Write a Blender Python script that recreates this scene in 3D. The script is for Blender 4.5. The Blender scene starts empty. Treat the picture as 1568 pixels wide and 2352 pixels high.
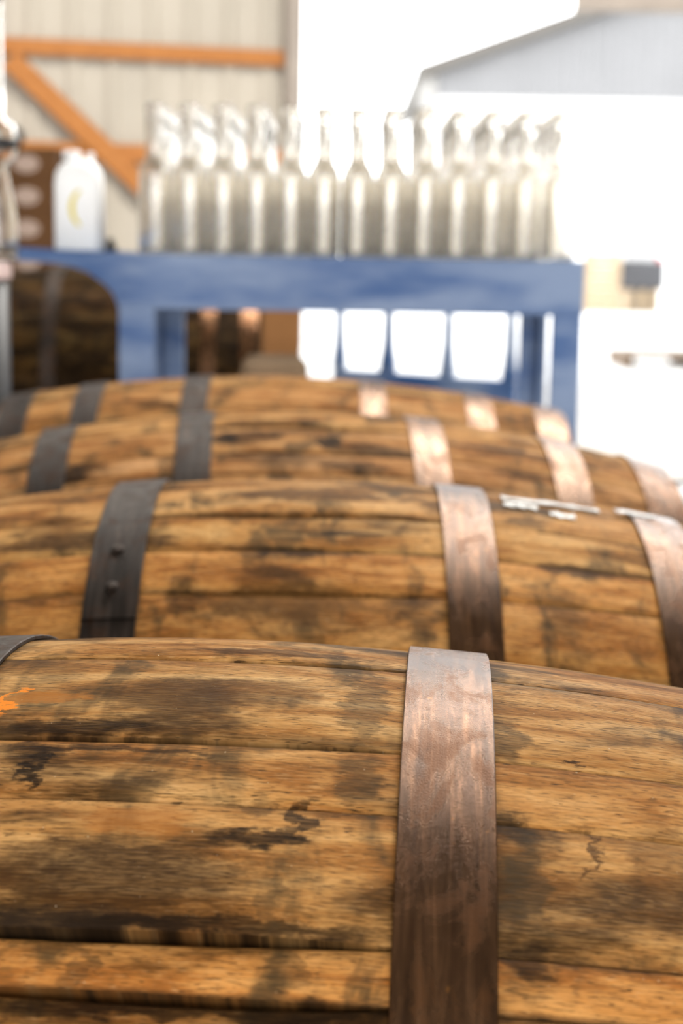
import bpy, bmesh, math, random
from mathutils import Vector, Matrix

# ---------------------------------------------------------------- camera
S = bpy.context.scene
COL = S.collection
FPX, CAM_H = 3800.0, 0.90
PITCH, ROLL = math.radians(8.91), math.radians(1.0)
cam_data = bpy.data.cameras.new('camera')
cam = bpy.data.objects.new('camera', cam_data)
COL.objects.link(cam)
cam_data.sensor_fit = 'VERTICAL'
cam_data.sensor_height = 36.0
cam_data.sensor_width = 24.0
cam_data.lens = FPX / 2352 * 36.0
cam_data.clip_start = 0.05
cam_data.clip_end = 400
cam.matrix_world = (Matrix.Translation((0, 0, CAM_H)) @ Matrix.Rotation(math.pi / 2 - PITCH, 4, 'X')
                    @ Matrix.Rotation(ROLL, 4, 'Z'))
cam_data.dof.use_dof = True
cam_data.dof.focus_distance = 0.80
cam_data.dof.aperture_fstop = cam_data.lens / 7.4
S.camera = cam

# ---------------------------------------------------------------- world, lights, exposure
SKY = 5.0
w = bpy.data.worlds.new('overcast_sky')
S.world = w
w.use_nodes = True
w.node_tree.nodes['Background'].inputs['Color'].default_value = (0.97, 0.985, 1.0, 1)
w.node_tree.nodes['Background'].inputs['Strength'].default_value = SKY
S.view_settings.view_transform = 'Standard'
S.view_settings.look = 'None'
S.view_settings.gamma = 1.0
S.view_settings.exposure = 0.0
S.view_settings.use_curve_mapping = False
S.cycles.max_bounces = 36
S.cycles.transmission_bounces = 36
S.cycles.glossy_bounces = 6
S.cycles.diffuse_bounces = 2
S.cycles.use_adaptive_sampling = True
S.cycles.adaptive_threshold = 0.1
S.cycles.use_denoising = True
S.cycles.sample_clamp_indirect = 8.0

def area(name, loc, size, power, rot=(0, 0, 0), color=(1, 1, 1)):
    d = bpy.data.lights.new(name, 'AREA')
    d.shape = 'RECTANGLE'
    d.size, d.size_y = size
    d.energy = power
    d.color = color
    o = bpy.data.objects.new(name, d)
    o.location = loc
    o.rotation_euler = rot
    COL.objects.link(o)
    return o
# translucent roof light of the shed, then an added general light
area('overhead_light', (1.6, 5.15, 4.55), (2.7, .9), 560, color=(1, .96, .9))
area('overhead_light', (-2.6, 6.6, 4.55), (2.0, 1.4), 110, color=(1, .95, .88))  # unseen weaker light put in at back left for general brightness

# ---------------------------------------------------------------- pixel -> point at a given depth
def ray(px, py):
    x = (px - 784) / FPX
    y = -(py - 1176) / FPX
    c, s = math.cos(ROLL), math.sin(ROLL)
    xr, yr = x * c - y * s, x * s + y * c
    return Vector((xr, math.cos(PITCH) + yr * math.sin(PITCH), -math.sin(PITCH) + yr * math.cos(PITCH)))
def at(px, py, Y):
    d = ray(px, py)
    return Vector((0, 0, CAM_H)) + d * (Y / d.y)
def at_plane(px, py, p0, n):
    d = ray(px, py)
    o = Vector((0, 0, CAM_H))
    return o + d * ((p0 - o).dot(n) / d.dot(n))

# ---------------------------------------------------------------- node helper
class G:
    def __init__(self, name):
        self.m = bpy.data.materials.new(name)
        self.m.use_nodes = True
        self.t = self.m.node_tree
        self.b = self.t.nodes['Principled BSDF']
    def n(self, typ, **kw):
        nd = self.t.nodes.new(typ)
        for k, v in kw.items():
            setattr(nd, k, v)
        return nd
    def put(self, sock, v):
        if v is None:
            return
        if isinstance(v, bpy.types.NodeSocket):
            self.t.links.new(v, sock)
        elif isinstance(v, (tuple, list)):
            v = tuple(v)
            sock.default_value = v + (1.0,) if (sock.type == 'RGBA' and len(v) == 3) else v
        else:
            sock.default_value = v
    def set(self, name, v):
        self.put(self.b.inputs[name], v)
    def math(self, op, a, b=None, clamp=False):
        nd = self.n('ShaderNodeMath', operation=op, use_clamp=clamp)
        self.put(nd.inputs[0], a)
        self.put(nd.inputs[1], b)
        return nd.outputs[0]
    def vmul(self, v, s):
        nd = self.n('ShaderNodeVectorMath', operation='MULTIPLY')
        self.put(nd.inputs[0], v)
        self.put(nd.inputs[1], s)
        return nd.outputs[0]
    def mix(self, f, a, b, blend='MIX'):
        nd = self.n('ShaderNodeMix', data_type='RGBA', blend_type=blend)
        self.put(nd.inputs[0], f)
        self.put(nd.inputs[6], a)
        self.put(nd.inputs[7], b)
        return nd.outputs[2]
    def noise(self, vec, scale=1.0, detail=3.0, rough=0.55, dist=0.0):
        nd = self.n('ShaderNodeTexNoise')
        self.put(nd.inputs['Vector'], vec)
        nd.inputs['Scale'].default_value = scale
        nd.inputs['Detail'].default_value = detail
        nd.inputs['Roughness'].default_value = rough
        nd.inputs['Distortion'].default_value = dist
        return nd.outputs[0]
    def rng(self, v, a, b, c=0.0, d=1.0, smooth=True):
        nd = self.n('ShaderNodeMapRange', interpolation_type='SMOOTHSTEP' if smooth else 'LINEAR')
        self.put(nd.inputs[0], v)
        for i, q in enumerate((a, b, c, d)):
            self.put(nd.inputs[i + 1], q)
        return nd.outputs[0]
    def ramp(self, f, stops):
        nd = self.n('ShaderNodeValToRGB')
        self.put(nd.inputs[0], f)
        e = nd.color_ramp.elements
        while len(e) < len(stops):
            e.new(0.5)
        for el, (p, c) in zip(e, stops):
            el.position = p
            el.color = tuple(c) + (1,)
        return nd.outputs[0]
    def comb(self, x, y, z):
        nd = self.n('ShaderNodeCombineXYZ')
        for i, q in enumerate((x, y, z)):
            self.put(nd.inputs[i], q)
        return nd.outputs[0]
    def sep(self, v):
        nd = self.n('ShaderNodeSeparateXYZ')
        self.put(nd.inputs[0], v)
        return nd.outputs
    def uv(self, name):
        return self.n('ShaderNodeUVMap', uv_map=name).outputs[0]
    def obj(self):
        return self.n('ShaderNodeTexCoord').outputs['Object']
    def bump(self, h, strength, dist):
        nd = self.n('ShaderNodeBump')
        nd.inputs['Strength'].default_value = strength
        nd.inputs['Distance'].default_value = dist
        self.put(nd.inputs['Height'], h)
        self.put(self.b.inputs['Normal'], nd.outputs[0])

def plain(name, color, rough=0.6, metal=0.0, var=0.12, scale=6.0, spec=0.4):
    """a plain finish with faint procedural unevenness"""
    g = G(name)
    nz = g.noise(g.obj(), scale, 4)
    lo = tuple(c * (1 - var) for c in color)
    hi = tuple(min(1, c * (1 + var)) for c in color)
    g.set('Base Color', g.mix(g.rng(nz, .3, .7), lo, hi))
    g.set('Roughness', rough)
    g.set('Metallic', metal)
    g.set('Specular IOR Level', spec)
    return g.m

def wood_barrel(name, blobs=(), dark=0.0, K=1.0):
    g = G(name)
    oi = g.n('ShaderNodeObjectInfo')
    rnd, tint = oi.outputs['Random'], oi.outputs['Color']
    s = g.sep(g.uv('barrel'))
    u, v = s[0], s[1]
    t = g.sep(g.uv('stave'))[1]
    off = g.math('MULTIPLY', rnd, 31.0)
    base = g.comb(g.math('ADD', u, off), v, off)
    # broad tone along the grain
    tone = g.noise(g.vmul(base, (9, 46, 1)), 1, 5, .62, .5)
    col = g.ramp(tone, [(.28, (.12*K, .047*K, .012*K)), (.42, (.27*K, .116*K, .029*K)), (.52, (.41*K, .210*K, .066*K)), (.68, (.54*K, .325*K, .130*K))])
    col = g.mix(1.0, col, tint, 'MULTIPLY')
    # fine grain
    gr = g.noise(g.vmul(base, (85, 1150, 1)), 1, 3, .7, .25)
    col = g.mix(g.rng(gr, .52, .34, 0, .70), col, (.085*K, .042*K, .013*K), 'MIX')
    col = g.mix(g.rng(gr, .55, .72, 0, .50), col, (.52*K, .32*K, .14*K), 'MIX')
    pore = g.noise(g.vmul(base, (150, 1300, 1)), 1, 1, .5)
    col = g.mix(g.rng(pore, .40, .28, 0, .85), col, (.028*K, .015*K, .006*K))
    # grey weathering smudges running across staves
    sm = g.noise(g.comb(g.math('MULTIPLY', u, 24), g.math('MULTIPLY', v, 13), g.math('MULTIPLY', rnd, 1.4)), 1, 4, .6, .4)
    sm = g.math('MULTIPLY', g.rng(sm, .50, .66), g.rng(g.noise(g.vmul(base, (30, 160, 1)), 1, 3), .25, .6, .55, 1.0))
    col = g.mix(g.math('MULTIPLY', sm, .84), col, (.042*K, .028*K, .012*K))
    # dark damp stains
    bl = g.noise(g.vmul(base, (7, 17, 1)), 1, 5, .62, .5)
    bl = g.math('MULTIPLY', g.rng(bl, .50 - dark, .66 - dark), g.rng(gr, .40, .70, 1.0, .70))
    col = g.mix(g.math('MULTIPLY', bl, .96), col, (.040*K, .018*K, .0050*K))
    # uneven darkening along some stave edges
    ed = g.math('ABSOLUTE', g.math('SUBTRACT', t, .5))
    en = g.noise(g.vmul(base, (9, 30, 1)), 1, 4)
    ed = g.rng(g.math('ADD', ed, g.math('MULTIPLY', g.math('SUBTRACT', en, .5), .50)), .43, .58)
    col = g.mix(g.math('MULTIPLY', ed, .75), col, (.02*K, .011*K, .005*K))
    # particular stains: (u, v, radius u, radius v, strength, colour)
    if blobs:
        nz = g.n('ShaderNodeTexNoise')
        g.put(nz.inputs['Vector'], g.comb(g.math('MULTIPLY', u, 48), g.math('MULTIPLY', v, 90), 3.0))
        nz.inputs['Scale'].default_value = 1
        nz.inputs['Detail'].default_value = 5
        nz.inputs['Roughness'].default_value = .62
        wc = g.sep(nz.outputs['Color'])
        wz = g.math('MULTIPLY', g.math('SUBTRACT', wc[2], .5), 1.9)
        wu = g.math('ADD', u, g.math('MULTIPLY', g.math('SUBTRACT', wc[0], .5), .042))
        wv_ = g.math('ADD', v, g.math('MULTIPLY', g.math('SUBTRACT', wc[1], .5), .020))
        streak = g.rng(gr, .38, .68, 1.0, .80)
        for (bu, bv, ru, rv, k, c) in blobs:
            du = g.math('MULTIPLY', g.math('SUBTRACT', wu, bu), 1 / ru)
            dv = g.math('MULTIPLY', g.math('SUBTRACT', wv_, bv), 1 / rv)
            d = g.math('ADD', g.math('MULTIPLY', du, du), g.math('MULTIPLY', dv, dv))
            f = g.rng(g.math('ADD', d, wz), 1.5, .30, 0, min(1, k * 1.08))
            col = g.mix(g.math('MULTIPLY', f, streak), col, c)
    # stray specks
    sp = g.noise(g.comb(g.math('MULTIPLY', u, 420), g.math('MULTIPLY', v, 420), off), 1, 1)
    col = g.mix(g.rng(sp, .76, .82, 0, .6), col, (.55, .42, .26))
    g.set('Base Color', col)
    g.set('Roughness', g.rng(tone, .3, .7, .68, .55))
    g.set('Specular IOR Level', .04)
    h = g.math('ADD', g.math('MULTIPLY', gr, .7), g.math('MULTIPLY', pore, .5))
    g.bump(h, .8, .0010)
    return g.m

def hoop_metal(name, base=(.17, .105, .075), shine=.5, rust=.5):
    g = G(name)
    oi = g.n('ShaderNodeObjectInfo')
    off = g.math('MULTIPLY', oi.outputs['Random'], 17.0)
    s = g.sep(g.uv('hoop'))
    u, v = s[0], s[1]
    vec = g.comb(u, v, off)
    stre = g.noise(g.vmul(vec, (190, 14, 1)), 1, 5, .62, .6)
    patch = g.noise(g.vmul(vec, (45, 28, 1)), 1, 6, .66, .6)
    fine = g.noise(g.vmul(vec, (1700, 1100, 1)), 1, 3, .65)
    col = g.ramp(stre, [(.3, tuple(c * .55 for c in base)), (.5, base), (.68, tuple(min(1, c * 1.9) for c in base))])
    rf = g.rng(g.math('ADD', patch, g.math('MULTIPLY', fine, .25)), .62, .78, 0, rust)
    col = g.mix(rf, col, (.105, .040, .012))
    spots = g.noise(g.vmul(vec, (110, 90, 1)), 1, 2)
    col = g.mix(g.rng(spots, .70, .78, 0, .8), col, (.26, .11, .028))
    dk = g.rng(g.noise(g.vmul(vec, (60, 22, 1)), 1, 5, .65), .55, .72)
    col = g.mix(g.math('MULTIPLY', dk, .6), col, (.045, .026, .017))
    g.set('Base Color', col)
    g.set('Metallic', .93)
    rough = g.math('ADD', g.rng(patch, .3, .7, shine - .12, shine + .12), g.math('MULTIPLY', rf, .2))
    g.set('Roughness', rough)
    g.bump(g.math('ADD', fine, g.math('MULTIPLY', stre, .6)), .55, .0005)
    return g.m

DK, GY = (.011, .0055, .0022), (.036, .024, .011)
BR = (.058, .024, .006)
B1_BLOBS = [
    (-.007, .0590, .034, .024, .80, (.050, .024, .007)), (.030, .0500, .030, .016, .55, BR),
    (-.046, .0870, .040, .0075, .85, DK), (-.068, .0609, .020, .0050, .75, (.33, .12, .02)),
    (-.084, .0629, .0022, .012, .95, (.75, .22, .02)), (-.060, .1185, .0040, .016, .92, DK),
    (-.065, .1063, .017, .0080, .75, DK), (.043, .1569, .0215, .0050, .90, DK), (.060, .1446, .0045, .0140, .8, DK),
    (-.014, .1830, .058, .024, .86, (.030, .013, .004)), (-.038, .2001, .045, .0080, .95, (.018, .010, .005)),
    (.031, .1998, .068, .0040, .85, DK), (.082, .1182, .0131, .0180, .60, GY), (.082, .0527, .0075, .0400, .55, GY),
    (-.011, .1500, .0254, .0090, .60, (.30, .105, .018)), (.147, .0745, .0079, .0200, .60, GY),
    (.149, .1397, .0073, .0101, .65, DK), (.152, .1657, .0088, .0272, .60, GY), (.155, .2046, .0102, .0079, .75, DK),
    (.181, .1501, .0020, .0151, .75, BR), (.211, .1551, .0128, .0351, .45, BR), (.174, .0907, .0018, .0021, 1., (.02, .01, .005)),
    (.020, .2335, .1100, .0050, .85, DK), (.051, .1857, .0043, .0173, .45, GY), (.042, .1384, .0060, .0090, .5, GY),
    (-.031, .1040, .0498, .0030, .7, DK), (.035, -.0080, .0500, .0060, .75, BR), (-.075, .212, .006, .010, .6, GY),
    (-.022, .2185, .004, .010, .45, GY), (.060, .2150, .006, .012, .5, GY), (.108, .166, .005, .030, .6, DK),
]
B2_BLOBS = [
    (.010, .055, .075, .016, .80, BR), (.060, .030, .05, .012, .5, GY), (.010, .150, .050, .006, .75, DK), (.035, .125, .03, .006, .6, DK),
    (-.005, .205, .060, .020, .78, (.10, .045, .012)), (.190, .075, .018, .014, .6, GY), (.230, .150, .035, .008, .75, DK), (.21, .20, .02, .03, .5, GY), (-.085, .20, .012, .02, .6, DK),
    (-.20, .10, .03, .03, .45, BR),
]
B3_BLOBS = [
    (.020, .120, .016, .020, .95, DK), (.0, .095, .10, .006, .7, BR), (-.10, .110, .014, .018, .95, DK), (-.06, .15, .05, .012, .7, BR), (-.28, .17, .02, .02, .9, DK),
    (.05, .17, .04, .012, .7, DK), (.22, .10, .10, .006, .75, DK), (-.06, .105, .03, .006, .8, DK),
]
M = {}
M['wood1'] = wood_barrel('weathered_oak_near', B1_BLOBS, .022, 1.08)
M['wood2'] = wood_barrel('weathered_oak_second', B2_BLOBS, .01, 1.14)
M['wood3'] = wood_barrel('weathered_oak_third', B3_BLOBS, .01, 1.14)
M['wood4'] = wood_barrel('weathered_oak_fourth', (), .02, 1.1)
M['wood5'] = wood_barrel('shade_darkened_oak', (), .10, .17)  # shade behind the cart put into this barrel's wood colour
M['hoop'] = hoop_metal('rusty_hoop_steel', (.078, .039, .019), .23, .6)
M['hoop_shaded'] = hoop_metal('shaded_hoop_steel', (.030, .023, .019), .5, .25)  # left and rear hoops: shade and missing glints put into the steel colour
M['hoop_lit'] = hoop_metal('lit_hoop_steel', (.135, .080, .050), .31, .45)  # lighter copy for right hoops, their stronger glints put into the colour

# ---------------------------------------------------------------- mesh helpers
def link(o, parent=None):
    COL.objects.link(o)
    if parent is not None:
        o.parent = parent
    return o
def mesh_obj(name, verts, faces, mat, parent=None, smooth=False, uvs=None):
    me = bpy.data.meshes.new(name)
    me.from_pydata([tuple(v) for v in verts], [], faces)
    if uvs:
        for lname, per_vert in uvs.items():
            lay = me.uv_layers.new(name=lname)
            for lp in me.loops:
                lay.data[lp.index].uv = per_vert[lp.vertex_index]
    if smooth is True:
        me.polygons.foreach_set('use_smooth', [True] * len(me.polygons))
    elif smooth:
        me.polygons.foreach_set('use_smooth', smooth)
    me.materials.append(mat)
    me.validate()
    me.update()
    return link(bpy.data.objects.new(name, me), parent)
def from_bm(name, bm, mat, parent=None, smooth=False):
    bmesh.ops.recalc_face_normals(bm, faces=bm.faces)
    me = bpy.data.meshes.new(name)
    bm.to_mesh(me)
    bm.free()
    if smooth:
        me.polygons.foreach_set('use_smooth', [True] * len(me.polygons))
    me.materials.append(mat)
    return link(bpy.data.objects.new(name, me), parent)
def box_bm(bm, x0, x1, y0, y1, z0, z1, bev=0.0):
    g = bmesh.ops.create_cube(bm, size=1.0)
    vs = g['verts']
    for v in vs:
        v.co = Vector(((x0 + x1) / 2 + v.co.x * (x1 - x0), (y0 + y1) / 2 + v.co.y * (y1 - y0), (z0 + z1) / 2 + v.co.z * (z1 - z0)))
    if bev:
        es = list({e for v in vs for e in v.link_edges})
        bmesh.ops.bevel(bm, geom=es, offset=bev, segments=2, affect='EDGES', profile=.5)
def box(name, x0, x1, y0, y1, z0, z1, mat, parent=None, bev=0.0):
    bm = bmesh.new()
    box_bm(bm, x0, x1, y0, y1, z0, z1, bev)
    return from_bm(name, bm, mat, parent)
def prism(name, pts, axis_fn, d0, d1, mat, parent=None, bev=0.0):
    """extrude a 2-D outline; axis_fn(p, d) -> 3-D point"""
    bm = bmesh.new()
    a = [bm.verts.new(axis_fn(p, d0)) for p in pts]
    b = [bm.verts.new(axis_fn(p, d1)) for p in pts]
    n = len(pts)
    bm.faces.new(a)
    bm.faces.new(list(reversed(b)))
    for i in range(n):
        bm.faces.new((a[i], b[i], b[(i + 1) % n], a[(i + 1) % n]))
    if bev:
        bmesh.ops.bevel(bm, geom=list(bm.edges), offset=bev, segments=2, affect='EDGES', profile=.5)
    return from_bm(name, bm, mat, parent)
def lathe(name, prof, mat, parent=None, seg=32, closed=False, smooth=True, center=(0, 0, 0)):
    vs, fs = [], []
    n = len(prof)
    for k in range(seg):
        a = 2 * math.pi * k / seg
        for r, z in prof:
            vs.append((center[0] + r * math.cos(a), center[1] + r * math.sin(a), center[2] + z))
    m = n if closed else n - 1
    for k in range(seg):
        q = (k + 1) % seg
        for i in range(m):
            j = (i + 1) % n
            fs.append((k * n + i, q * n + i, q * n + j, k * n + j))
    bm = bmesh.new()
    bv = [bm.verts.new(v) for v in vs]
    for f in fs:
        bm.faces.new([bv[i] for i in f])
    bmesh.ops.remove_doubles(bm, verts=bm.verts, dist=1e-6)
    bmesh.ops.holes_fill(bm, edges=[e for e in bm.edges if e.is_boundary])
    return from_bm(name, bm, mat, parent, smooth)
def rod(name, p, q, r, mat, parent=None, seg=12):
    p, q = Vector(p), Vector(q)
    d = q - p
    rot = d.to_track_quat('Z', 'Y')
    vs, fs = [], []
    for e, c in ((0, p), (1, q)):
        for k in range(seg):
            a = 2 * math.pi * k / seg
            vs.append(c + rot @ Vector((r * math.cos(a), r * math.sin(a), 0)))
    for k in range(seg):
        j = (k + 1) % seg
        fs.append((k, j, seg + j, seg + k))
    fs.append(tuple(reversed(range(seg))))
    fs.append(tuple(range(seg, 2 * seg)))
    return mesh_obj(name, vs, fs, mat, parent, [True] * seg + [False, False])
def tag(o, label, cat, group=None, kind=None):
    if label:
        o['label'] = label
    if cat:
        o['category'] = cat
    if group:
        o['group'] = group
    if kind:
        o['kind'] = kind
    return o
def empty(name, loc, rz=0.0):
    o = bpy.data.objects.new(name, None)
    o.empty_display_size = .1
    o.location = loc
    o.rotation_euler = (0, 0, rz)
    COL.objects.link(o)
    return o
def structure(o):
    o['kind'] = 'structure'
    return o

# ---------------------------------------------------------------- the shed: floor, walls, roof
def concrete(name, c):
    g = G(name)
    o = g.obj()
    n1 = g.noise(o, .8, 5)
    n2 = g.noise(o, 14, 4)
    col = g.mix(g.rng(n1, .35, .65), tuple(q * .85 for q in c), c)
    g.set('Base Color', g.mix(g.rng(n2, .4, .7, 0, .25), col, tuple(q * .7 for q in c)))
    g.set('Roughness', .7)
    return g.m
M['floor'] = concrete('shed_concrete', (.55, .53, .50))
M['yard'] = concrete('yard_concrete', (.62, .61, .59))
M['cream'] = plain('cream_sheet_metal', (.50, .455, .385), .55, 0, .05, 1.2)
M['roofin'] = plain('roof_lining', (.60, .58, .54), .8, 0, .05)
M['jamb'] = plain('taupe_jamb', (.36, .31, .27), .6, 0, .08)
M['timber'] = None
def timber(name, c0, c1):
    g = G(name)
    s = g.vmul(g.obj(), (3, 60, 60))
    n = g.noise(s, 1, 4, .6, .5)
    g.set('Base Color', g.ramp(n, [(.3, c0), (.7, c1)]))
    g.set('Roughness', .65)
    return g.m
M['timber'] = timber('orange_timber', (.36, .125, .020), (.50, .195, .040))
M['pallet'] = timber('pallet_wood', (.09, .05, .02), (.20, .12, .055))
M['runner'] = timber('runner_wood', (.16, .09, .04), (.30, .18, .08))

WYAW = math.radians(15)
WP = at(683, 300, 10.0)
WP.z = 0
WU = Vector((math.cos(WYAW), math.sin(WYAW), 0))       # along the wall, to the right
WN = Vector((math.sin(WYAW), -math.cos(WYAW), 0))      # into the shed
structure(box('floor', -7.5, 9.5, -4.0, 11.9, -.15, 0, M['floor']))
structure(box('ground_yard', -90, 110, 11.9, 140, -.17, -.02, M['yard']))
structure(box('ground_apron', -90, 110, -60, -4.0, -.17, -.02, M['yard']))
structure(box('ceiling', -7.5, 9.5, -4.0, 12.5, 4.70, 4.85, M['roofin']))
structure(box('wall_left', -7.6, -7.5, -4.0, 12.0, 0, 4.70, M['cream']))
rear = structure(empty('wall_rear', (0, -4.1, 0)))
box('rear_pier', -7.5, -5.0, -.05, .05, 0, 4.70, M['cream'], rear)
box('rear_pier', 6.0, 9.5, -.05, .05, 0, 4.70, M['cream'], rear)
box('rear_lintel', -5.0, 6.0, -.05, .05, 4.2, 4.70, M['cream'], rear)
structure(box('wall_right', 9.5, 9.6, -4.0, 12.6, 0, 4.70, M['cream']))

def wall_pt(a, h, d):
    return WP + WU * a + WN * d + Vector((0, 0, h))
wb = structure(empty('wall_back', WP))
# ribbed sheets, each 0.9 m wide with four raised ribs
def sheet_mesh(width, ribs, depth, height_fn, rib_w=.045):
    """profile along a, extruded between height_fn(a)"""
    prof = []
    pitch = width / ribs
    for k in range(ribs):
        a = k * pitch
        prof += [(a, 0), (a + pitch / 2 - rib_w, 0), (a + pitch / 2 - rib_w * .45, depth), (a + pitch / 2 + rib_w * .45, depth), (a + pitch / 2 + rib_w, 0)]
    prof.append((width, 0))
    return prof
prof = sheet_mesh(.9, 4, .022, None)
for k in range(9):
    a0 = -.075 - .9 * (k + 1)
    vs, fs = [], []
    for h in (0.0, 4.70):
        for a, d in prof:
            vs.append(wall_pt(a0 + a * .998, h, d) - WP)
    n = len(prof)
    for h in (0.0, 4.70):
        for a, d in prof:
            vs.append(wall_pt(a0 + a * .998, h, -.02) - WP)
    for i in range(n - 1):
        fs.append((i, i + 1, n + i + 1, n + i))
        fs.append((2 * n + i + 1, 2 * n + i, 3 * n + i, 3 * n + i + 1))
    mesh_obj('wall_sheet', vs, fs, M['cream'], wb)
def wall_bar(name, p0, p1, half, d0, d1, mat):
    """straight timber on the wall between two wall-plane points (a,h)"""
    a = Vector((p0[0], p0[1]))
    b = Vector((p1[0], p1[1]))
    t = (b - a).normalized()
    nn = Vector((-t.y, t.x)) * half
    pts = [a - nn, b - nn, b + nn, a + nn]
    return prism(name, pts, lambda p, d: wall_pt(p.x, p.y, d), d0, d1, mat, None, .004)
def wall_uv(px, py, d):
    q = at_plane(px, py, WP + WN * d, WN) - WP
    return q.dot(WU), q.z
D_ = .06
j0 = wall_uv(655, 300, .1)
structure(prism('door_frame_1', [(j0[0], 0), (.0, 0), (.0, 4.70), (j0[0], 4.70)], lambda p, d: wall_pt(p[0], p[1], d), -.12, .12, M['jamb'], None, .006))
structure(prism('trim_door_header', [(-.1, 4.1), (9.6, 4.1), (9.6, 4.7), (-.1, 4.7)], lambda p, d: wall_pt(p[0], p[1], d), -.12, .1, M['cream']))
g0, g1 = wall_uv(300, 117, D_), wall_uv(640, 134, D_)
gh = (g0[1] + g1[1]) / 2
structure(wall_bar('trim_1', (-8.1, gh), (j0[0] - .004, gh), .045, .024, .065, M['timber']))
g2 = wall_uv(310, 352, D_)
structure(wall_bar('trim_2', (-8.1, g2[1]), (j0[0] - .004, g2[1]), .050, .024, .065, M['timber']))
b0, b1 = wall_uv(20, 135, .09), wall_uv(315, 415, .09)
ext = (b1[0] + (b1[0] - b0[0]) * .9, b1[1] + (b1[1] - b0[1]) * .9)
structure(wall_bar('trim_3', b0, ext, .060, .066, .106, M['timber']))
p0 = wall_uv(14, 200, .09)
structure(wall_bar('trim_4', (p0[0] - .12, 0), (p0[0] - .12, 4.69), .055, .066, .13, M['timber']))

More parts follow.
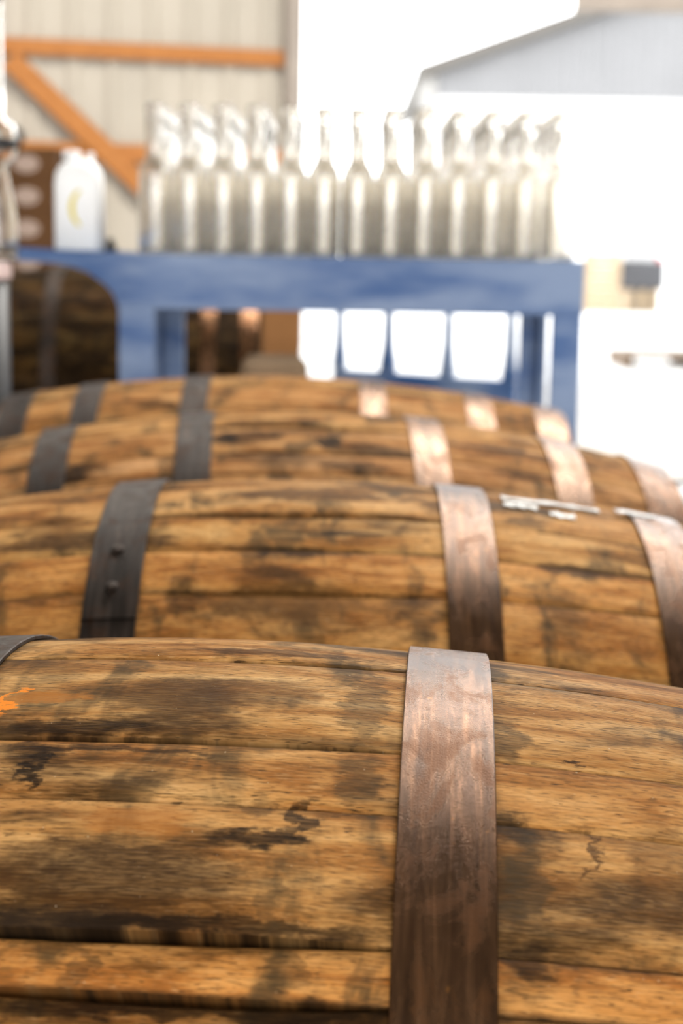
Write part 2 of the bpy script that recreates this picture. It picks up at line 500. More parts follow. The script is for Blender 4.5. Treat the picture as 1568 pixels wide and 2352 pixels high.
# ---------------------------------------------------------------- barrels
L2, RB = .455, .31
def barrel_r(x, b):
    return RB - b * (x / L2) ** 2
def opening(x, inner):
    return max(0.0, 1 - (abs(x) / (inner + .012)) ** 2.2) if abs(x) < inner + .012 else 0.0
def make_barrel(loc, yaw, tilt, wood, hoopmats, label, seed, inner, b, joints=None, gaps=None, tints=None, offs=None, nx=26, lap=None, hw=.0425,
                name='oak_barrel', group='oak barrels lying in a row', waves=None):
    rnd = random.Random(seed)
    root = empty(name, (loc[0], loc[1], loc[2]))
    root.rotation_euler = (0, tilt, yaw)
    tag(root, label, 'barrel', group)
    js = list(joints or [rnd.uniform(0, 8)])
    while js[-1] < js[0] + 360 - 17:
        js.append(js[-1] + rnd.choice((9, 10.5, 12, 13.5, 15)) + rnd.uniform(-1, 1))
    rest = js[0] + 360 - js[-1]
    if rest < 6:
        js.pop()
    n = len(js)
    gj = {k: rnd.choice((.0002, .0003, .0006, .0012)) for k in range(n)}
    if gaps:
        gj.update(gaps)
    wv = {k: (rnd.uniform(0, .0015), rnd.uniform(8, 30), rnd.uniform(0, 6)) for k in range(n)}
    if waves:
        for k, a in waves.items():
            wv[k] = (a,) + wv[k][1:]
    def joint(k, x):
        kk = k % n
        a = math.radians(js[kk] + (360 if k >= n else 0))
        am, fr, ph = wv[kk]
        return a + am * math.sin(x * fr + ph) * opening(x, inner) / RB
    xs = [-L2 + 2 * L2 * i / (nx - 1) for i in range(nx)]
    for k in range(n):
        tint = (tints or {}).get(k) or (1, rnd.uniform(.90, 1.05), rnd.uniform(.8, 1.1))
        br = rnd.uniform(.82, 1.1) if not (tints or {}).get(k) else 1
        o_r = (offs or {}).get(k, rnd.uniform(-.0006, .0010))
        vs, uv1, uv2, sm = [], [], [], []
        for x in xs:
            op = opening(x, inner)
            r = barrel_r(x, b)
            ga = (.0005 + gj[k] * op) / 2 / r
            gb = (.0005 + gj[(k + 1) % n] * op) / 2 / r
            a0, a1 = joint(k, x) + ga, joint(k + 1, x) - gb
            bv = (.0006 + .0012 * op) / r
            da = a1 - a0
            cross = [(0, -.0006 - .0012 * op), (bv / da, -.0001 - .0002 * op), (.25, .0004 * op), (.5, .0007 * op), (.75, .0004 * op),
                     (1 - bv / da, -.0001 - .0002 * op), (1, -.0006 - .0012 * op)]
            for t, dr in cross:
                a = a0 + da * t
                q = r + dr + o_r * op
                vs.append((x, -q * math.sin(a), q * math.cos(a)))
                uv1.append((x, a * RB))
                uv2.append((x, t))
            for t in (1, 0):
                a = a0 + da * t
                q = r - .027
                vs.append((x, -q * math.sin(a), q * math.cos(a)))
                uv1.append((x, a * RB))
                uv2.append((x, t))
        fs = []
        for i in range(nx - 1):
            for c in range(9):
                d = (c + 1) % 9
                fs.append((i * 9 + c, i * 9 + d, (i + 1) * 9 + d, (i + 1) * 9 + c))
                sm.append(c < 6)
        fs.append(tuple(range(8, -1, -1)))
        fs.append(tuple((nx - 1) * 9 + c for c in range(9)))
        sm += [False, False]
        o = mesh_obj('stave', vs, fs, wood, root, sm, {'barrel': uv1, 'stave': uv2})
        o.color = (tint[0] * br, tint[1] * br, tint[2] * br, 1)
    # hoops: bilge, quarter and head on both sides
    spans = [(inner, hw), (.289, .044), (.402, .050)]
    hi = 0
    for sgn in (-1, 1):
        for (x0, wd) in spans:
            xa, xb = sorted((sgn * x0, sgn * (x0 + wd)))
            seg = 120
            th = .0022
            c = .0005
            def ring(a_list, lift):
                vs, uv = [], []
                for a in a_list:
                    for (x, e) in ((xa, lift), (xa, lift + th - c), (xa + c, lift + th), ((xa + xb) / 2, lift + th), (xb - c, lift + th), (xb, lift + th - c), (xb, lift)):
                        q = barrel_r(x, b) + e
                        vs.append((x, -q * math.sin(a), q * math.cos(a)))
                        uv.append((x, a * RB))
                return vs, uv
            seam = math.radians(200 + 25 * hi)
            if lap and hi in lap:
                seam = math.radians(lap[hi])
            al = [seam + 2 * math.pi * k / seg for k in range(seg + 1)]
            vs, uv = ring(al, .0009)
            fs = []
            for k in range(seg):
                for q in range(7):
                    d = (q + 1) % 7
                    fs.append((k * 7 + q, k * 7 + d, (k + 1) * 7 + d, (k + 1) * 7 + q))
            fs.append(tuple(range(6, -1, -1)))
            # the lapped end riveted on top
            al2 = [seam - .02 + .36 * k / 14 for k in range(15)]
            v2, u2 = ring(al2, .0009 + th)
            o0 = len(vs)
            vs += v2
            uv += u2
            for k in range(14):
                for q in range(7):
                    d = (q + 1) % 7
                    fs.append((o0 + k * 7 + q, o0 + k * 7 + d, o0 + (k + 1) * 7 + d, o0 + (k + 1) * 7 + q))
            fs.append(tuple(o0 + q for q in range(6, -1, -1)))
            fs.append(tuple(o0 + 14 * 7 + q for q in range(7)))
            hm = hoopmats[hi % len(hoopmats)]
            ho = mesh_obj('hoop', vs, fs, hm, root, True, {'hoop': uv})
            ho.data.set_sharp_from_angle(angle=math.radians(25))
            for ra in (.10, .24):
                a = seam + ra
                xm = (xa + xb) / 2
                q = barrel_r(xm, b) + .0009 + 2 * th
                rv, rf = [], []
                ex, er = Vector((1, 0, 0)), Vector((0, -math.sin(a), math.cos(a)))
                et = ex.cross(er)
                cpos = Vector((xm, 0, 0)) + er * q
                for (rr, hh) in ((.0058, -.0004), (.0050, .0014), (.0025, .0024)):
                    for k in range(10):
                        f = 2 * math.pi * k / 10
                        rv.append(cpos + (ex * math.cos(f) + et * math.sin(f)) * rr + er * hh)
                for l in range(2):
                    for k in range(10):
                        j = (k + 1) % 10
                        rf.append((l * 10 + k, l * 10 + j, l * 10 + 10 + j, l * 10 + 10 + k))
                rf.append(tuple(range(20, 30)))
                rf.append(tuple(range(9, -1, -1)))
                mesh_obj('rivet', rv, rf, hm, ho, True, {'hoop': [(p[0], k * .01) for k, p in enumerate(rv)]})
            hi += 1
    # the two heads, boards set a little inside the chime
    for sgn in (-1, 1):
        xh = sgn * .428
        rad = barrel_r(.428, b) - .0275
        cuts = [-rad, -rad * .62, -rad * .30, 0.0 + rad * .04, rad * .36, rad * .66, rad]
        for k in range(6):
            z0, z1 = cuts[k] + .0006, cuts[k + 1] - .0006
            pts = []
            for i in range(9):
                z = z0 + (z1 - z0) * i / 8
                pts.append((math.sqrt(max(0, rad * rad - z * z)), z))
            left = [(-y, z) for y, z in reversed(pts)]
            poly = pts + left
            m_ = len(poly)
            vs = [(xh - .011, y, z) for y, z in poly] + [(xh + .011, y, z) for y, z in poly]
            fs = [tuple(range(m_ - 1, -1, -1)), tuple(range(m_, 2 * m_))]
            fs += [(i, (i + 1) % m_, m_ + (i + 1) % m_, m_ + i) for i in range(m_)]
            uvb = [(v[1], v[2] + sgn) for v in vs]
            mesh_obj('head_board', vs, fs, wood, root, False, {'barrel': uvb, 'stave': [(0, .5)] * len(vs)})
    return root

BZ = .389
H1, H2, H3 = M['hoop'], M['hoop_shaded'], M['hoop_lit']
make_barrel((-.066, .806, BZ), -.060, 0, M['wood1'], [H2, H2, H2, H1, H1, H1],
            'nearest oak barrel in sharp focus with dark stains and a rusty brown hoop', 11, .100, .060,
            joints=[-11, 1.2, 17.6, 25.4, 37.8, 42.4, 53.5, 64], gaps={0: .001, 1: .0026, 2: .0024, 3: .0020, 4: .0042, 5: .0036, 6: .002},
            tints={0: (1.02, .98, .95), 1: (1.0, 1.0, 1.0), 2: (1.0, .93, .85), 3: (1.0, .95, .88), 4: (1.05, .86, .66), 5: (.55, .45, .35)},
            offs={0: .0016, 1: .0006, 2: -.0006, 3: .0016, 4: -.0012, 5: -.0030}, nx=56, hw=.0415,
            waves={0: .0004, 1: .0006, 2: .0006, 3: .0005, 4: .0006, 5: .0005})
make_barrel((-.037, 1.442, BZ), .0035, 0, M['wood2'], [H2, H2, H2, H1, H1, H3],
            'second oak barrel from the camera, shaded lapped hoop on its left, waxy spill at right', 23, .1195, .060,
            joints=[-9, 5, 17.5, 27.3, 36.2, 48], gaps={1: .0004, 2: .0030, 3: .0008, 4: .0010},
            tints={1: (1.05, 1.0, .98), 2: (1.0, .95, .85), 3: (1.08, .95, .8), 4: (.95, .82, .65)},
            offs={1: .003, 2: .0004, 3: .001}, nx=40, lap={0: 22}, waves={2: .003})
make_barrel((-.046, 2.078, BZ), .055, .012, M['wood3'], [H2, H2, H2, H3, H3, H1],
            'third oak barrel from the camera with a black bung stain and shiny copper-brown hoops', 37, .1195, .060,
            joints=[-8, 4, 14.5, 27, 34, 46], gaps={2: .004, 3: .002}, offs={1: .003, 2: .0}, nx=34, waves={2: .004})
make_barrel((-.099, 2.714, BZ - .003), .020, .012, M['wood4'], [H2, H2, H2, H3, H3, H3],
            'farthest oak barrel of the row, right in front of the blue cart', 41, .1195, .045, nx=30)
# timber runners that carry the row
for sx, lab in ((-1, 'left'), (1, 'right')):
    x = sx * .30 - .05
    top = BZ - (RB - .060 * (.25 / L2) ** 2) - .003
    r = empty('runner_beam', (x, 1.75, 0))
    box('beam', -.04, .04, -1.45, 1.45, .0, top - .004, M['runner'], r, .004)
    tag(r, 'long timber runner under the %s half of the barrel row' % lab, 'beam', 'runners under the barrels')

# ---------------------------------------------------------------- blue cart
def blue_paint(name):
    g = G(name)
    o = g.obj()
    n1 = g.noise(g.vmul(o, (2.6, 3, 9)), 1, 4, .55)
    n2 = g.noise(g.vmul(o, (14, 14, 30)), 1, 5, .65)
    col = g.mix(g.rng(n1, .36, .60, 0, .85), (.036, .095, .250), (.22, .29, .43))
    col = g.mix(g.rng(n2, .62, .75, 0, .5), col, (.03, .07, .18))
    g.set('Base Color', col)
    g.set('Roughness', .5)
    g.set('Specular IOR Level', .35)
    return g.m
M['blue'] = blue_paint('scuffed_blue_plastic')
M['black'] = plain('black_rubber', (.016, .016, .018), .6)
M['blacksteel'] = plain('black_steel', (.022, .022, .024), .45)
M['greysteel'] = plain('grey_steel', (.42, .42, .42), .4, .6)
CY, CD = 3.20, .60
cz = at(784, 591, CY).z
xl, xr = at(270, 650, CY).x, at(1341, 650, CY).x
xtip = at(20, 590, CY).x
zb = at(784, 717, CY).z
cart = empty('utility_cart', ((xl + xr) / 2, CY + CD / 2, 0))
tag(cart, 'scuffed blue plastic utility cart with arched push handle, loaded with empty bottles', 'cart')
CO = cart.location.copy()
def cp(p, d):
    return (p[0] - CO.x, d - CO.y, p[1])
def cbox(name, x0, x1, y0, y1, z0, z1, mat, bev=.004, parent=None):
    return box(name, x0 - CO.x, x1 - CO.x, y0 - CO.y, y1 - CO.y, z0, z1, mat, parent or cart, bev)
cbox('top_shelf', xl + .002, xr - .002, CY + .031, CY + CD - .031, cz - .030, cz - .002, M['blue'])
arch = [(275, 711), (270, 690), (262, 672), (247, 654), (226, 638), (200, 625), (170, 614), (135, 606), (95, 602), (45, 600), (26, 594), (20, 584), (26, 573), (45, 568)]
apx = []
for px, py in arch:
    q = at(px, py, CY)
    apx.append((q.x, q.z))
apx[0] = (xl, zb)
ztip = apx[-1][1]
outline = apx + [(xl + .02, cz), (xr, cz), (xr, zb)]
prism('apron', outline, cp, CY, CY + .030, M['blue'], cart, .003)
prism('apron', outline, cp, CY + CD - .030, CY + CD, M['blue'], cart, .003)
cbox('side_panel', xr - .028, xr, CY + .031, CY + CD - .031, zb, cz - .032, M['blue'])
cbox('side_panel', xl, xl + .028, CY + .031, CY + CD - .031, zb, cz - .032, M['blue'])
# handle deck joining the two arched arms
hx0 = at(30, 580, CY).x
cbox('handle_deck', hx0, xl + .001, CY + .031, CY + CD - .031, cz - .018, cz + .002, M['blue'])
for ix, (lx0, lx1) in enumerate(((xl, xl + .072), (xr - .060, xr))):
    for (ly0, ly1) in ((CY, CY + .06), (CY + CD - .06, CY + CD)):
        # angle-section corner leg: an outer plate and a return
        bm = bmesh.new()
        yo = ly0 if ly0 == CY else ly1 - .018
        box_bm(bm, lx0 - CO.x + .001, lx1 - CO.x - .001, yo - CO.y + .001, yo + .017 - CO.y, .16, zb + .001, .004)
        sx0 = lx0 if ix == 0 else lx1 - .018
        yy0 = ly0 + .018 if ly0 == CY else ly0
        box_bm(bm, sx0 - CO.x + .001, sx0 + .017 - CO.x, yy0 - CO.y, yy0 + .042 - CO.y, .16, zb + .001, .004)
        from_bm('leg', bm, M['blue'], cart)
        cx_, cy_ = (lx0 + lx1) / 2, (ly0 + ly1) / 2
        fk = cbox('caster', cx_ - .016, cx_ + .016, cy_ - .02, cy_ + .02, .07, .159, M['greysteel'], .003)
        wh = lathe('wheel', [(.0, -.011), (.036, -.011), (.042, -.007), (.042, .007), (.036, .011), (.0, .011)], M['black'], fk, 24)
        wh.rotation_euler = (math.pi / 2, 0, math.pi / 2)
        wh.location = (cx_ - CO.x + .0, cy_ - CO.y - .03, .043)
cbox('lower_shelf', xl + .02, xr - .02, CY + .02, CY + CD - .02, .165, .20, M['blue'])

# ---------------------------------------------------------------- bottles
def glass(name, color=(1, 1, 1), rough=0.0):
    g = G(name)
    nz = g.noise(g.obj(), 30, 2)
    g.set('Base Color', g.mix(g.rng(nz, .3, .7), tuple(c * .985 for c in color), color))
    g.set('Transmission Weight', 1.0)
    g.set('Roughness', rough)
    g.set('IOR', 1.5)
    return g.m
M['glass'] = glass('clear_bottle_glass', (.964, .952, .928))
BP = [(0, .006), (.012, .0045), (.022, .0015), (.028, 0), (.0306, .0015), (.0318, .006), (.0318, .150), (.0311, .158), (.0290, .167), (.0240, .175), (.0195, .182),
      (.0174, .190), (.0168, .200), (.0168, .268), (.0186, .270), (.0190, .274), (.0190, .284), (.0180, .287), (.0150, .287),
      (.0142, .283), (.0142, .200), (.0148, .189), (.0170, .180), (.0215, .172), (.0265, .164), (.0282, .156), (.0288, .148), (.0288, .012), (.0280, .0095), (.0150, .0105), (0, .012)]
proto = None
ORD = ['first', 'second', 'third', 'fourth', 'fifth', 'sixth', 'seventh', 'eighth', 'ninth', 'tenth', 'eleventh', 'twelfth', 'thirteenth', 'fourteenth']
ROWN = ['front', 'second', 'third', 'fourth', 'fifth', 'sixth', 'back']
rb = random.Random(5)
fx = [356 + 77.2 * k for k in range(13)]
for r in range(7):
    Yr = CY + .070 + r * .071
    xsr = [at(p, 560, CY + .072).x for p in fx]
    for k, x in enumerate(xsr):
        lab = 'tall clear glass bottle, %s from left in the %s row on the blue cart' % (ORD[k], ROWN[r])
        if proto is None:
            o = lathe('glass_bottle', BP, M['glass'], None, 40)
            proto = o
        else:
            o = proto.copy()
            COL.objects.link(o)
        o.location = (x + (rb.uniform(-.001, .001) if r else 0), Yr + rb.uniform(-.001, .001), cz - .0015)
        o.rotation_euler = (0, 0, rb.uniform(0, 6))
        tag(o, lab, 'bottle', 'empty bottles on the blue cart')

# ---------------------------------------------------------------- other things on and beside the cart
M['white'] = plain('white_plastic', (.93, .93, .92), .4, 0, .01)
M['yellow'] = plain('yellow_print', (.74, .60, .03), .5, 0, .05)
jq = at(183, 566, CY + .10)
jug = empty('plastic_jug', (jq.x, CY + .10, cz + .0035))
tag(jug, 'white plastic jug with a yellow crescent mark at the handle end of cart', 'jug')
def rrect(hw, hd, rad, n=5):
    pts = []
    for cx_, cy_, a0 in ((hw - rad, hd - rad, 0), (-hw + rad, hd - rad, 90), (-hw + rad, -hd + rad, 180), (hw - rad, -hd + rad, 270)):
        for i in range(n):
            a = math.radians(a0 + 90 * i / (n - 1))
            pts.append((cx_ + rad * math.cos(a), cy_ + rad * math.sin(a)))
    return pts
def loft(name, secs, mat, parent, smooth=True):
    vs, fs = [], []
    n = len(secs[0][1])
    for z, pts in secs:
        vs += [(x, y, z) for x, y in pts]
    for l in range(len(secs) - 1):
        for i in range(n):
            j = (i + 1) % n
            fs.append((l * n + i, l * n + j, (l + 1) * n + j, (l + 1) * n + i))
    fs.append(tuple(range(n - 1, -1, -1)))
    fs.append(tuple((len(secs) - 1) * n + i for i in range(n)))
    return mesh_obj(name, vs, fs, mat, parent, smooth)
loft('body', [(0, rrect(.040, .033, .012)), (.004, rrect(.045, .038, .014)), (.130, rrect(.045, .038, .014)), (.150, rrect(.043, .036, .016)), (.168, rrect(.032, .028, .014)), (.176, rrect(.020, .020, .0195))], M['white'], jug)
lathe('cap', [(0, 0), (.0175, 0), (.0175, .014), (.016, .016), (0, .016)], M['white'], jug, 24, center=(-.014, 0, .1765))
hb = bmesh.new()
box_bm(hb, .016, .030, -.007, .007, .172, .190, .004)
from_bm('handle', hb, M['white'], jug)
cr = []
for i in range(9):
    a = math.radians(115 + 130 * i / 8)
    cr.append((.012 + .030 * math.cos(a), .082 + .038 * math.sin(a)))
for i in range(8, -1, -1):
    a = math.radians(115 + 130 * i / 8)
    cr.append((.016 + .024 * math.cos(a), .082 + .036 * math.sin(a)))
prism('crescent_mark', cr, lambda p, d: (p[0] + .004, d, p[1]), -.0388, -.0379, M['yellow'], jug)

cq = at(253, 556, CY + .25)
cap = lathe('bottle_stopper', [(0, 0), (.013, 0), (.014, .002), (.014, .012), (.012, .014), (.008, .015), (.008, .026), (.006, .028), (0, .028)], M['black'], None, 24)
cap.location = (cq.x, CY + .25, cz + .0025)
tag(cap, 'small black stopper lying on the cart between white jug and bottles', 'stopper')

# tall glass vessel on a black pedestal at the left edge
pk = plain('pale_pink_plate', (.85, .66, .62), .5, 0, .04)
GY_ = 2.85
gx = at(-14, 500, GY_).x
ped_top = at(0, 636, GY_).z
ped = empty('pedestal_stand', (gx - .01, GY_, 0))
tag(ped, 'black steel pedestal stand with a pale pink top at the left edge', 'stand')
lathe('base', [(0, 0), (.13, 0), (.13, .012), (.03, .022), (0, .022)], M['blacksteel'], ped, 32)
lathe('post', [(0, .022), (.034, .022), (.034, ped_top - .004), (0, ped_top - .004)], M['blacksteel'], ped, 24)
lathe('top_plate', [(0, ped_top - .004), (.035, ped_top - .004), (.038, ped_top), (.038, ped_top + .024), (.034, ped_top + .027), (0, ped_top + .027)], pk, ped, 32)
vz = ped_top + .0272
sc_ = GY_ / FPX
def vpx(px):
    return (px + 14) * sc_
vprof = [(0, 0)]
z_of = lambda py: (610 - py) * sc_
op_ = [(50, 610), (54, 600), (54, 560), (50, 500), (38, 440), (32, 410), (34, 396), (48, 384), (54, 362), (54, 330), (48, 308), (36, 296), (26, 286), (25, 200), (25, 60), (25, -60)]
outer = [(r_ * sc_, z_of(py)) for r_, py in op_]
inner_ = [(max(.002, r_ - .0032), z_ + (.004 if i == 0 else 0)) for i, (r_, z_) in enumerate(outer)]
vessel = empty('glass_vessel', (gx, GY_, vz))
tag(vessel, 'tall clear glass vessel with long straight neck at the left edge', 'vessel')
lathe('body', [(0, 0)] + outer + list(reversed(inner_)) + [(0, .004)], M['glass'], vessel, 40)
zc = z_of(350)
lathe('band', [(.0542 * 0 + 54 * sc_ + .0004, zc - .008), (54 * sc_ + .0022, zc - .007), (54 * sc_ + .0022, zc + .007), (54 * sc_ + .0004, zc + .008)], M['black'], vessel, 32, True)

# ---------------------------------------------------------------- behind the cart: shade-darkened barrel, cartons, pole, blue rack
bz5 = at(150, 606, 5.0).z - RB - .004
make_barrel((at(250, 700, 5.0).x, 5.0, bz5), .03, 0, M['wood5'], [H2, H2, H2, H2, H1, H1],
            'shade-darkened oak barrel lying in the shade behind the left of the blue cart', 77, .1195, .050, nx=20, group='oak barrels in the shed')
plat = empty('barrel_cradle', (at(250, 700, 5.0).x, 5.0, 0))
tag(plat, 'stacked timber cradle under the dark barrel behind the cart', 'cradle')
for sx in (-.30, .30):
    ctop = bz5 - (RB - .05 * (.25 / L2) ** 2) - .003
    box('bearer', sx - .045, sx + .045, -.30, .30, 0, ctop, M['runner'], plat, .004)
M['carton'] = plain('brown_cardboard', (.075, .036, .015), .85, 0, .1, 8, .1)
M['carton2'] = plain('kraft_cardboard', (.17, .080, .030), .85, 0, .1, 8, .1)
M['cartonlab'] = plain('pale_carton_print', (.27, .20, .165), .8, 0, .05)
def carton(x, y, z, wx, wy, h, rz, label, group, oval=False, name='cardboard_carton', mat=None):
    mat = mat or M['carton']
    c = empty(name, (x, y, z), rz)
    tag(c, label, 'carton', group)
    box('body', -wx / 2, wx / 2, -wy / 2, wy / 2, 0, h - .003, mat, c, .003)
    box('flap', -wx / 2 + .002, wx / 2 - .002, -wy / 2 + .002, -.002, h - .003, h, mat, c)
    box('flap', -wx / 2 + .002, wx / 2 - .002, .002, wy / 2 - .002, h - .003, h, mat, c)
    if oval:
        pts = [(.062 * math.cos(2 * math.pi * i / 24), h * .5 + h * .27 * math.sin(2 * math.pi * i / 24)) for i in range(24)]
        prism('oval_print', pts, lambda p, d: (p[0], d, p[1]), -wy / 2 - .0012, -wy / 2 + .0002, M['cartonlab'], c)
    return c
CYs = 8.0
lx, rx = at(22, 400, CYs).x, at(128, 400, CYs).x
cw = .28
hh = (at(70, 384, CYs).z - at(70, 522, CYs).z) / 2
nst = 9
top_z = at(70, 338, CYs).z
hst = hh
nst = int(top_z / hst)
hst = top_z / nst
for k in range(nst):
    fromtop = nst - k
    carton(rx - cw / 2, CYs + .15, k * hst, cw, .30, hst - .0005, 0, 'brown carton with pale oval print in the tall stack by the wall, %s from top' % ORD[fromtop - 1], 'stacked brown cartons by the wall', True)
tp = at(24, 300, CYs)
tr = empty('tape_roll', (rx - cw + .05, CYs + .12, top_z))
tag(tr, 'black roll standing on top of the carton stack by the wall', 'roll')
lathe('roll_ring', [(.028, -.025), (.055, -.025), (.055, .025), (.028, .025)], M['black'], tr, 28, True)
lathe('core', [(.024, -.026), (.0278, -.026), (.0278, .026), (.024, .026)], M['carton'], tr, 28, True)
for ch in tr.children:
    ch.rotation_euler = (math.pi / 2, 0, 0)
    ch.location = (0, 0, .0555)
# cartons under the line of the cart, in front of the door jamb
c0 = at(590, 800, 6.6)
for k in range(3):
    carton(c0.x, 6.75, k * .265, .34, .32, .2645, .06 * (k - 1), 'large brown carton beside the door jamb, %s from the floor' % ORD[k], 'large cartons by the door jamb', mat=M['carton2'])
pq = at(583, 790, 6.1)
pole = empty('metal_pole', (pq.x - .012, 6.1, 0))
tag(pole, 'thin pale grey pole leaning before the brown cartons under the cart', 'pole')
rod('shaft', (0, 0, .011), (.035, .05, 1.02), .015, M['greysteel'], pole)
lathe('foot', [(0, 0), (.05, 0), (.05, .008), (.02, .014), (0, .014)], M['greysteel'], pole, 24)

# blue slatted trolley standing in the doorway behind the cart
def bpt(px, py, t):
    return at(px, py, t)
pL = at(783, 846, 5.3)
yr_ = 5.3
while at(1176, 874, yr_).z < pL.z:
    yr_ -= .01
pR = at(1176, 874, yr_)
dv_ = Vector((pR.x - pL.x, pR.y - pL.y, 0))
yawb = math.atan2(dv_.y, dv_.x)
ln = dv_.length
zr = (pL.z + pR.z) / 2
troll = empty('slatted_trolley', (pL.x, pL.y, 0), yawb)
tag(troll, 'low blue slatted trolley in the doorway, seen under the bottle cart', 'trolley')
dep = .42
box('deck', -.02, ln + .02, -.02, dep, .12, .16, M['blue'], troll, .005)
box('side_board', -.02, ln + .02, -.022, .0, .161, zr, M['blue'], troll, .006)
ztop = .84
box('top_rail', -.02, ln + .02, -.022, .0, ztop - .03, ztop, M['blue'], troll, .006)
def along(px):
    d = ray(px, 800)
    # intersect the vertical plane of the trolley side
    n = Vector((-dv_.y, dv_.x, 0)).normalized()
    o = Vector((0, 0, CAM_H))
    q = o + d * ((pL - o).dot(n) / d.dot(n))
    return (Vector((q.x - pL.x, q.y - pL.y, 0))).length
for px in (783, 896, 1033, 1176):
    a = along(px)
    pw = .010 if px != 896 else .012
    pts = [(a - pw, ztop - .031), (a - pw, zr + .09), (a - pw * 2.6, zr + .001), (a + pw * 2.6, zr + .001), (a + pw, zr + .09), (a + pw, ztop - .031)]
    prism('post', pts, lambda p, d: (p[0], d, p[1]), -.020, -.002, M['blue'], troll, .003)
for wx in (.06, ln - .06):
    for wy in (.04, dep - .06):
        lathe('wheel', [(0, -.014), (.05, -.014), (.058, -.008), (.058, .008), (.05, .014), (0, .014)], M['black'], troll, 24).matrix_local = Matrix.Translation((wx, wy, .060)) @ Matrix.Rotation(math.pi / 2, 4, 'X')

# low dolly at the right
dq = at(1512, 1100, 4.97)
dol = empty('floor_dolly', (dq.x + .35, 4.75, 0), -.03)
tag(dol, 'low black framed dolly with grey deck beyond the barrels at right', 'dolly')
dz = dq.z
box('deck', -.33, .33, -.12, .20, dz - .035, dz - .012, M['greysteel'], dol, .003)
box('frame_rail', -.35, .35, .201, .24, dz - .05, dz, M['blacksteel'], dol, .004)
box('frame_rail', -.35, .35, -.16, -.121, dz - .075, dz - .030, M['blacksteel'], dol, .004)
for wx in (-.28, .28):
    for wy in (-.14, .22):
        box('leg', wx - .02, wx + .02, wy - .015, wy + .015, .0, dz - .051 if wy > 0 else dz - .076, M['blacksteel'], dol, .003)

# ---------------------------------------------------------------- yard: gable shed, pallet, crates
M['clad'] = plain('grey_cladding', (.205, .204, .208), .6, 0, .04, .8)
M['whitewall'] = plain('white_wall_sheet', (.80, .80, .79), .6, 0, .03)
M['corner'] = plain('pale_corner_trim', (.30, .29, .275), .6, 0, .03)
M['roofgrey'] = plain('taupe_roof_metal', (.10, .09, .078), .55, 0, .08)
GYd = 38.0
cl = at(1004, 200, GYd)
zb_ = at(1200, 222, GYd).z
e0 = at(958, 155, GYd)
e1 = at(1310, 32, GYd)
slope = (e1.z - e0.z) / (e1.x - e0.x)
bx0 = cl.x
halfw = 6.6
apex_x = bx0 + halfw
shed = empty('gable_shed', (apex_x, GYd, -.02))
tag(shed, 'grey gabled shed with white lower walls across the bright yard', 'building')
def roof_z(x):
    return e0.z + slope * (halfw + (bx0 - e0.x) - abs(x)) + .02
def gpt(x, y, z):
    return (x, y, z)
SW = .92
nsh = int(math.ceil(2 * halfw / SW))
for k in range(nsh):
    x0 = -halfw + k * SW
    wd = min(SW, halfw - x0)
    pr = [(0, 0)]
    for q in range(4):
        a = q * SW / 4
        for (aa, dd) in ((a + .085, 0), (a + .10, -.03), (a + .14, -.03), (a + .155, 0)):
            if aa < wd:
                pr.append((aa, dd))
    pr.append((wd - .002, pr[-1][1] if wd < SW else 0))
    if x0 < 0 < x0 + wd:
        pr.append((-x0, 0))
        pr.sort()
    vs, fs = [], []
    for a, d in pr:
        vs.append((x0 + a, d, zb_))
    for a, d in pr:
        vs.append((x0 + a, d, roof_z(x0 + a) - .12))
    for a, d in pr:
        vs.append((x0 + a, .05, zb_))
    for a, d in pr:
        vs.append((x0 + a, .05, roof_z(x0 + a) - .12))
    n = len(pr)
    for i in range(n - 1):
        fs.append((i, i + 1, n + i + 1, n + i))
        fs.append((2 * n + i + 1, 2 * n + i, 3 * n + i, 3 * n + i + 1))
        fs.append((i, 2 * n + i, 2 * n + i + 1, i + 1))
    mesh_obj('cladding_sheet', vs, fs, M['clad'], shed)
box('lower_wall', -halfw, halfw, .06, .20, .0, zb_ + .05, M['whitewall'], shed)
box('side_wall', -halfw, -halfw + .12, .21, 14, 0, roof_z(halfw) - .2, M['whitewall'], shed)
box('side_wall', halfw - .12, halfw, .21, 14, 0, roof_z(halfw) - .2, M['whitewall'], shed)
box('corner_trim', -halfw - .42, -halfw - .005, -.04, .05, roof_z(halfw) - 2.4, roof_z(halfw + .42) - .24, M['corner'], shed)
for sg in (-1, 1):
    ov = halfw + (bx0 - e0.x)
    pts = [(0, roof_z(0)), (sg * ov, roof_z(ov)), (sg * ov, roof_z(ov) - .26), (0, roof_z(0) - .26)]
    prism('roof_slope', pts, lambda p, d: (p[0], d, p[1]), -.35, 14.3, M['roofgrey'], shed)
dp0, dp1 = at(957, 165, GYd), at(941, 262, GYd)
rod('bloom_edge_rod', (dp0.x - apex_x, .0, dp0.z + .02), (dp1.x - apex_x, 0, dp1.z + .02), .04, M['roofgrey'], shed)  # slanted rod added to draw the blown-out bloom edge below the eave

def pallet(loc, rz, label, L=1.2, W=1.0):
    p = empty('wood_pallet', loc, rz)
    tag(p, label, 'pallet')
    for k in range(7):
        y = -W / 2 + .05 + k * (W - .1) / 6
        box('deck_board', -L / 2, L / 2, y - .048, y + .048, .092, .114, M['pallet'], p)
    for x in (-L / 2 + .05, 0, L / 2 - .05):
        box('stringer', x - .03, x + .03, -W / 2, W / 2, .0, .0915, M['pallet'], p)
    return p
pp = at(1424, 812, 14.0)
pallet((pp.x + .62, 14.4, -.02), 0, 'empty wooden pallet lying on the bright yard at right')
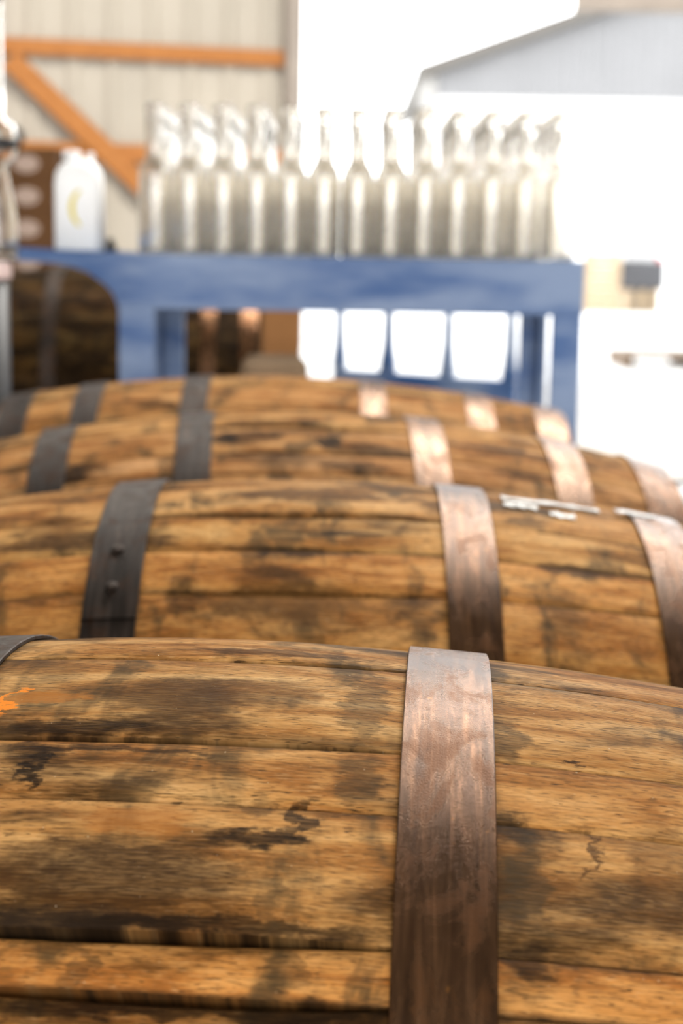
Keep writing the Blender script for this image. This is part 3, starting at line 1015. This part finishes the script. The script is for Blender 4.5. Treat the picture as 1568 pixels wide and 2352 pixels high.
# crates far across the yard
M['beige'] = plain('beige_crate_wood', (.36, .27, .17), .7)
M['machine'] = plain('dark_grey_machine', (.055, .055, .06), .5)
M['red'] = plain('red_plastic', (.45, .06, .07), .5)
FY = 28.0
qa, qb = at(1343, 640, FY), at(1418, 640, FY)
crate = empty('wooden_crate', ((qa.x + qb.x) / 2, FY, -.02))
tag(crate, 'pale beige wooden crate on the yard just right of the cart', 'crate')
wq = (qb.x - qa.x)
hq = at(1380, 580, FY).z
for k in range(5):
    z0 = .03 + k * (hq - .0) / 5
    box('slat', -wq / 2, wq / 2, -.3, -.275, z0, z0 + hq / 5 - .02, M['beige'], crate)
    box('slat', -wq / 2, wq / 2, .275, .3, z0, z0 + hq / 5 - .02, M['beige'], crate)
for sx in (-1, 1):
    for sy in (-.26, .26):
        box('corner_post', sx * (wq / 2 - .03) - .03, sx * (wq / 2 - .03) + .03, sy - .014, sy + .014, 0, hq + .02, M['beige'], crate)
qc, qd = at(1416, 640, FY + .5), at(1516, 640, FY + .5)
base_z = at(1460, 662, FY + .5).z
eng = empty('machine_unit', ((qc.x + qd.x) / 2 + .02, FY + .5, -.02))
tag(eng, 'dark grey machine standing on beige timbers across the yard', 'machine')
we = qd.x - qc.x
for sx in (-.3, .0, .3):
    box('timber', sx * we - .05, sx * we + .05, -.35, .35, 0, base_z, M['beige'], eng)
ht = at(1460, 575, FY + .5).z
box('housing', -we / 2, we / 2, -.3, .3, base_z + .001, base_z + (ht - base_z) * .72, M['machine'], eng, .03)
box('cover', -we * .42, we * .30, -.25, .25, base_z + (ht - base_z) * .72, ht, M['greysteel'], eng, .03)
box('red_knob', we * .34, we * .48, -.2, .0, base_z + (ht - base_z) * .72, base_z + (ht - base_z) * .88, M['red'], eng, .02)
# beam hanging at the top of the doorway
hb0 = at(1318, 24, 9.4)
beam = empty('hoist_beam', (hb0.x, 9.4, hb0.z))
tag(beam, 'taupe hoist beam hanging at the top right of the doorway', 'beam')
box('web', 0, 4.0, -.012, .012, .012, .19, M['jamb'], beam)
box('flange', 0, 4.0, -.06, .06, 0, .0118, M['jamb'], beam, .002)
box('flange', 0, 4.0, -.06, .06, .1902, .202, M['jamb'], beam, .002)
for sx in (.15, 3.8):
    box('hanger', sx - .02, sx + .02, -.012, .012, .2021, 4.70 - hb0.z, M['jamb'], beam)

# thin white scraps following the surface of the second barrel
M['paper'] = plain('thin_white_finish', (.72, .70, .66), .35, 0, .06)
b2 = [o for o in bpy.data.objects if o.name == 'oak_barrel.001'][0]
def scrap(u0, u1, v0, v1, lift, seed, name='white_scrap'):
    """a thin ragged patch that follows the barrel surface (u along the axis, v angle in degrees)"""
    rr = random.Random(seed)
    nu, nv = 12, 5
    vs, fs = [], []
    for top in (1, 0):
        for i in range(nu):
            e0, e1 = rr.uniform(-.8, .8), rr.uniform(-.8, .8)
            for j in range(nv):
                x = u0 + (u1 - u0) * i / (nu - 1)
                a = math.radians(v0 + e0 + (v1 - v0 + e1 - e0) * j / (nv - 1))
                q = barrel_r(x, .060) + lift + (.0005 + rr.uniform(0, .0006) if top else 0)
                vs.append((x, -q * math.sin(a), q * math.cos(a)))
    m_ = nu * nv
    for i in range(nu - 1):
        for j in range(nv - 1):
            k = i * nv + j
            fs.append((k, k + nv, k + nv + 1, k + 1))
            fs.append((m_ + k, m_ + k + 1, m_ + k + nv + 1, m_ + k + nv))
    return mesh_obj(name, vs, fs, M['paper'], b2, True)
scrap(.176, .262, 1.5, 3.4, .0012, 1)['label'] = 'thin white scrap'
scrap(.176, .205, 6.0, 7.6, .0012, 2)['label'] = 'thin white scrap'
scrap(.215, .236, 8.5, 10.2, .0012, 3)['label'] = 'thin white scrap'
scrap(.277, .312, .5, 2.6, .0040, 4)['label'] = 'thin white scrap on hoop'

# tan paper sack on the lower shelf of the cart
M['sack'] = plain('tan_kraft_paper', (.40, .27, .16), .8, 0, .15, 12, .15)
sx_ = at(630, 850, 3.55).x
sack = empty('paper_sack', (sx_, 3.55, .2003))
tag(sack, 'tan paper sack standing on the lower shelf of the blue cart', 'sack')
def sq(hw, hd, ph):
    return [(hw * (1 + .06 * math.sin(3 * k + ph)) * c[0], hd * (1 + .06 * math.cos(2 * k + ph)) * c[1]) for k, c in
            enumerate([(math.copysign(abs(math.cos(a)) ** .6, math.cos(a)), math.copysign(abs(math.sin(a)) ** .6, math.sin(a))) for a in [2 * math.pi * i / 20 for i in range(20)]])]
zt = at(650, 815, 3.55).z - .2003
loft('body', [(0, sq(.075, .055, 0)), (.03, sq(.085, .062, 1)), (zt * .45, sq(.082, .066, 2)), (zt * .75, sq(.078, .055, 3)), (zt * .92, sq(.072, .034, 4))], M['sack'], sack)
loft('folded_top', [(zt * .92 + .0005, sq(.070, .020, 1)), (zt * .97, sq(.066, .012, 2)), (zt, sq(.05, .008, 3))], M['sack'], sack)
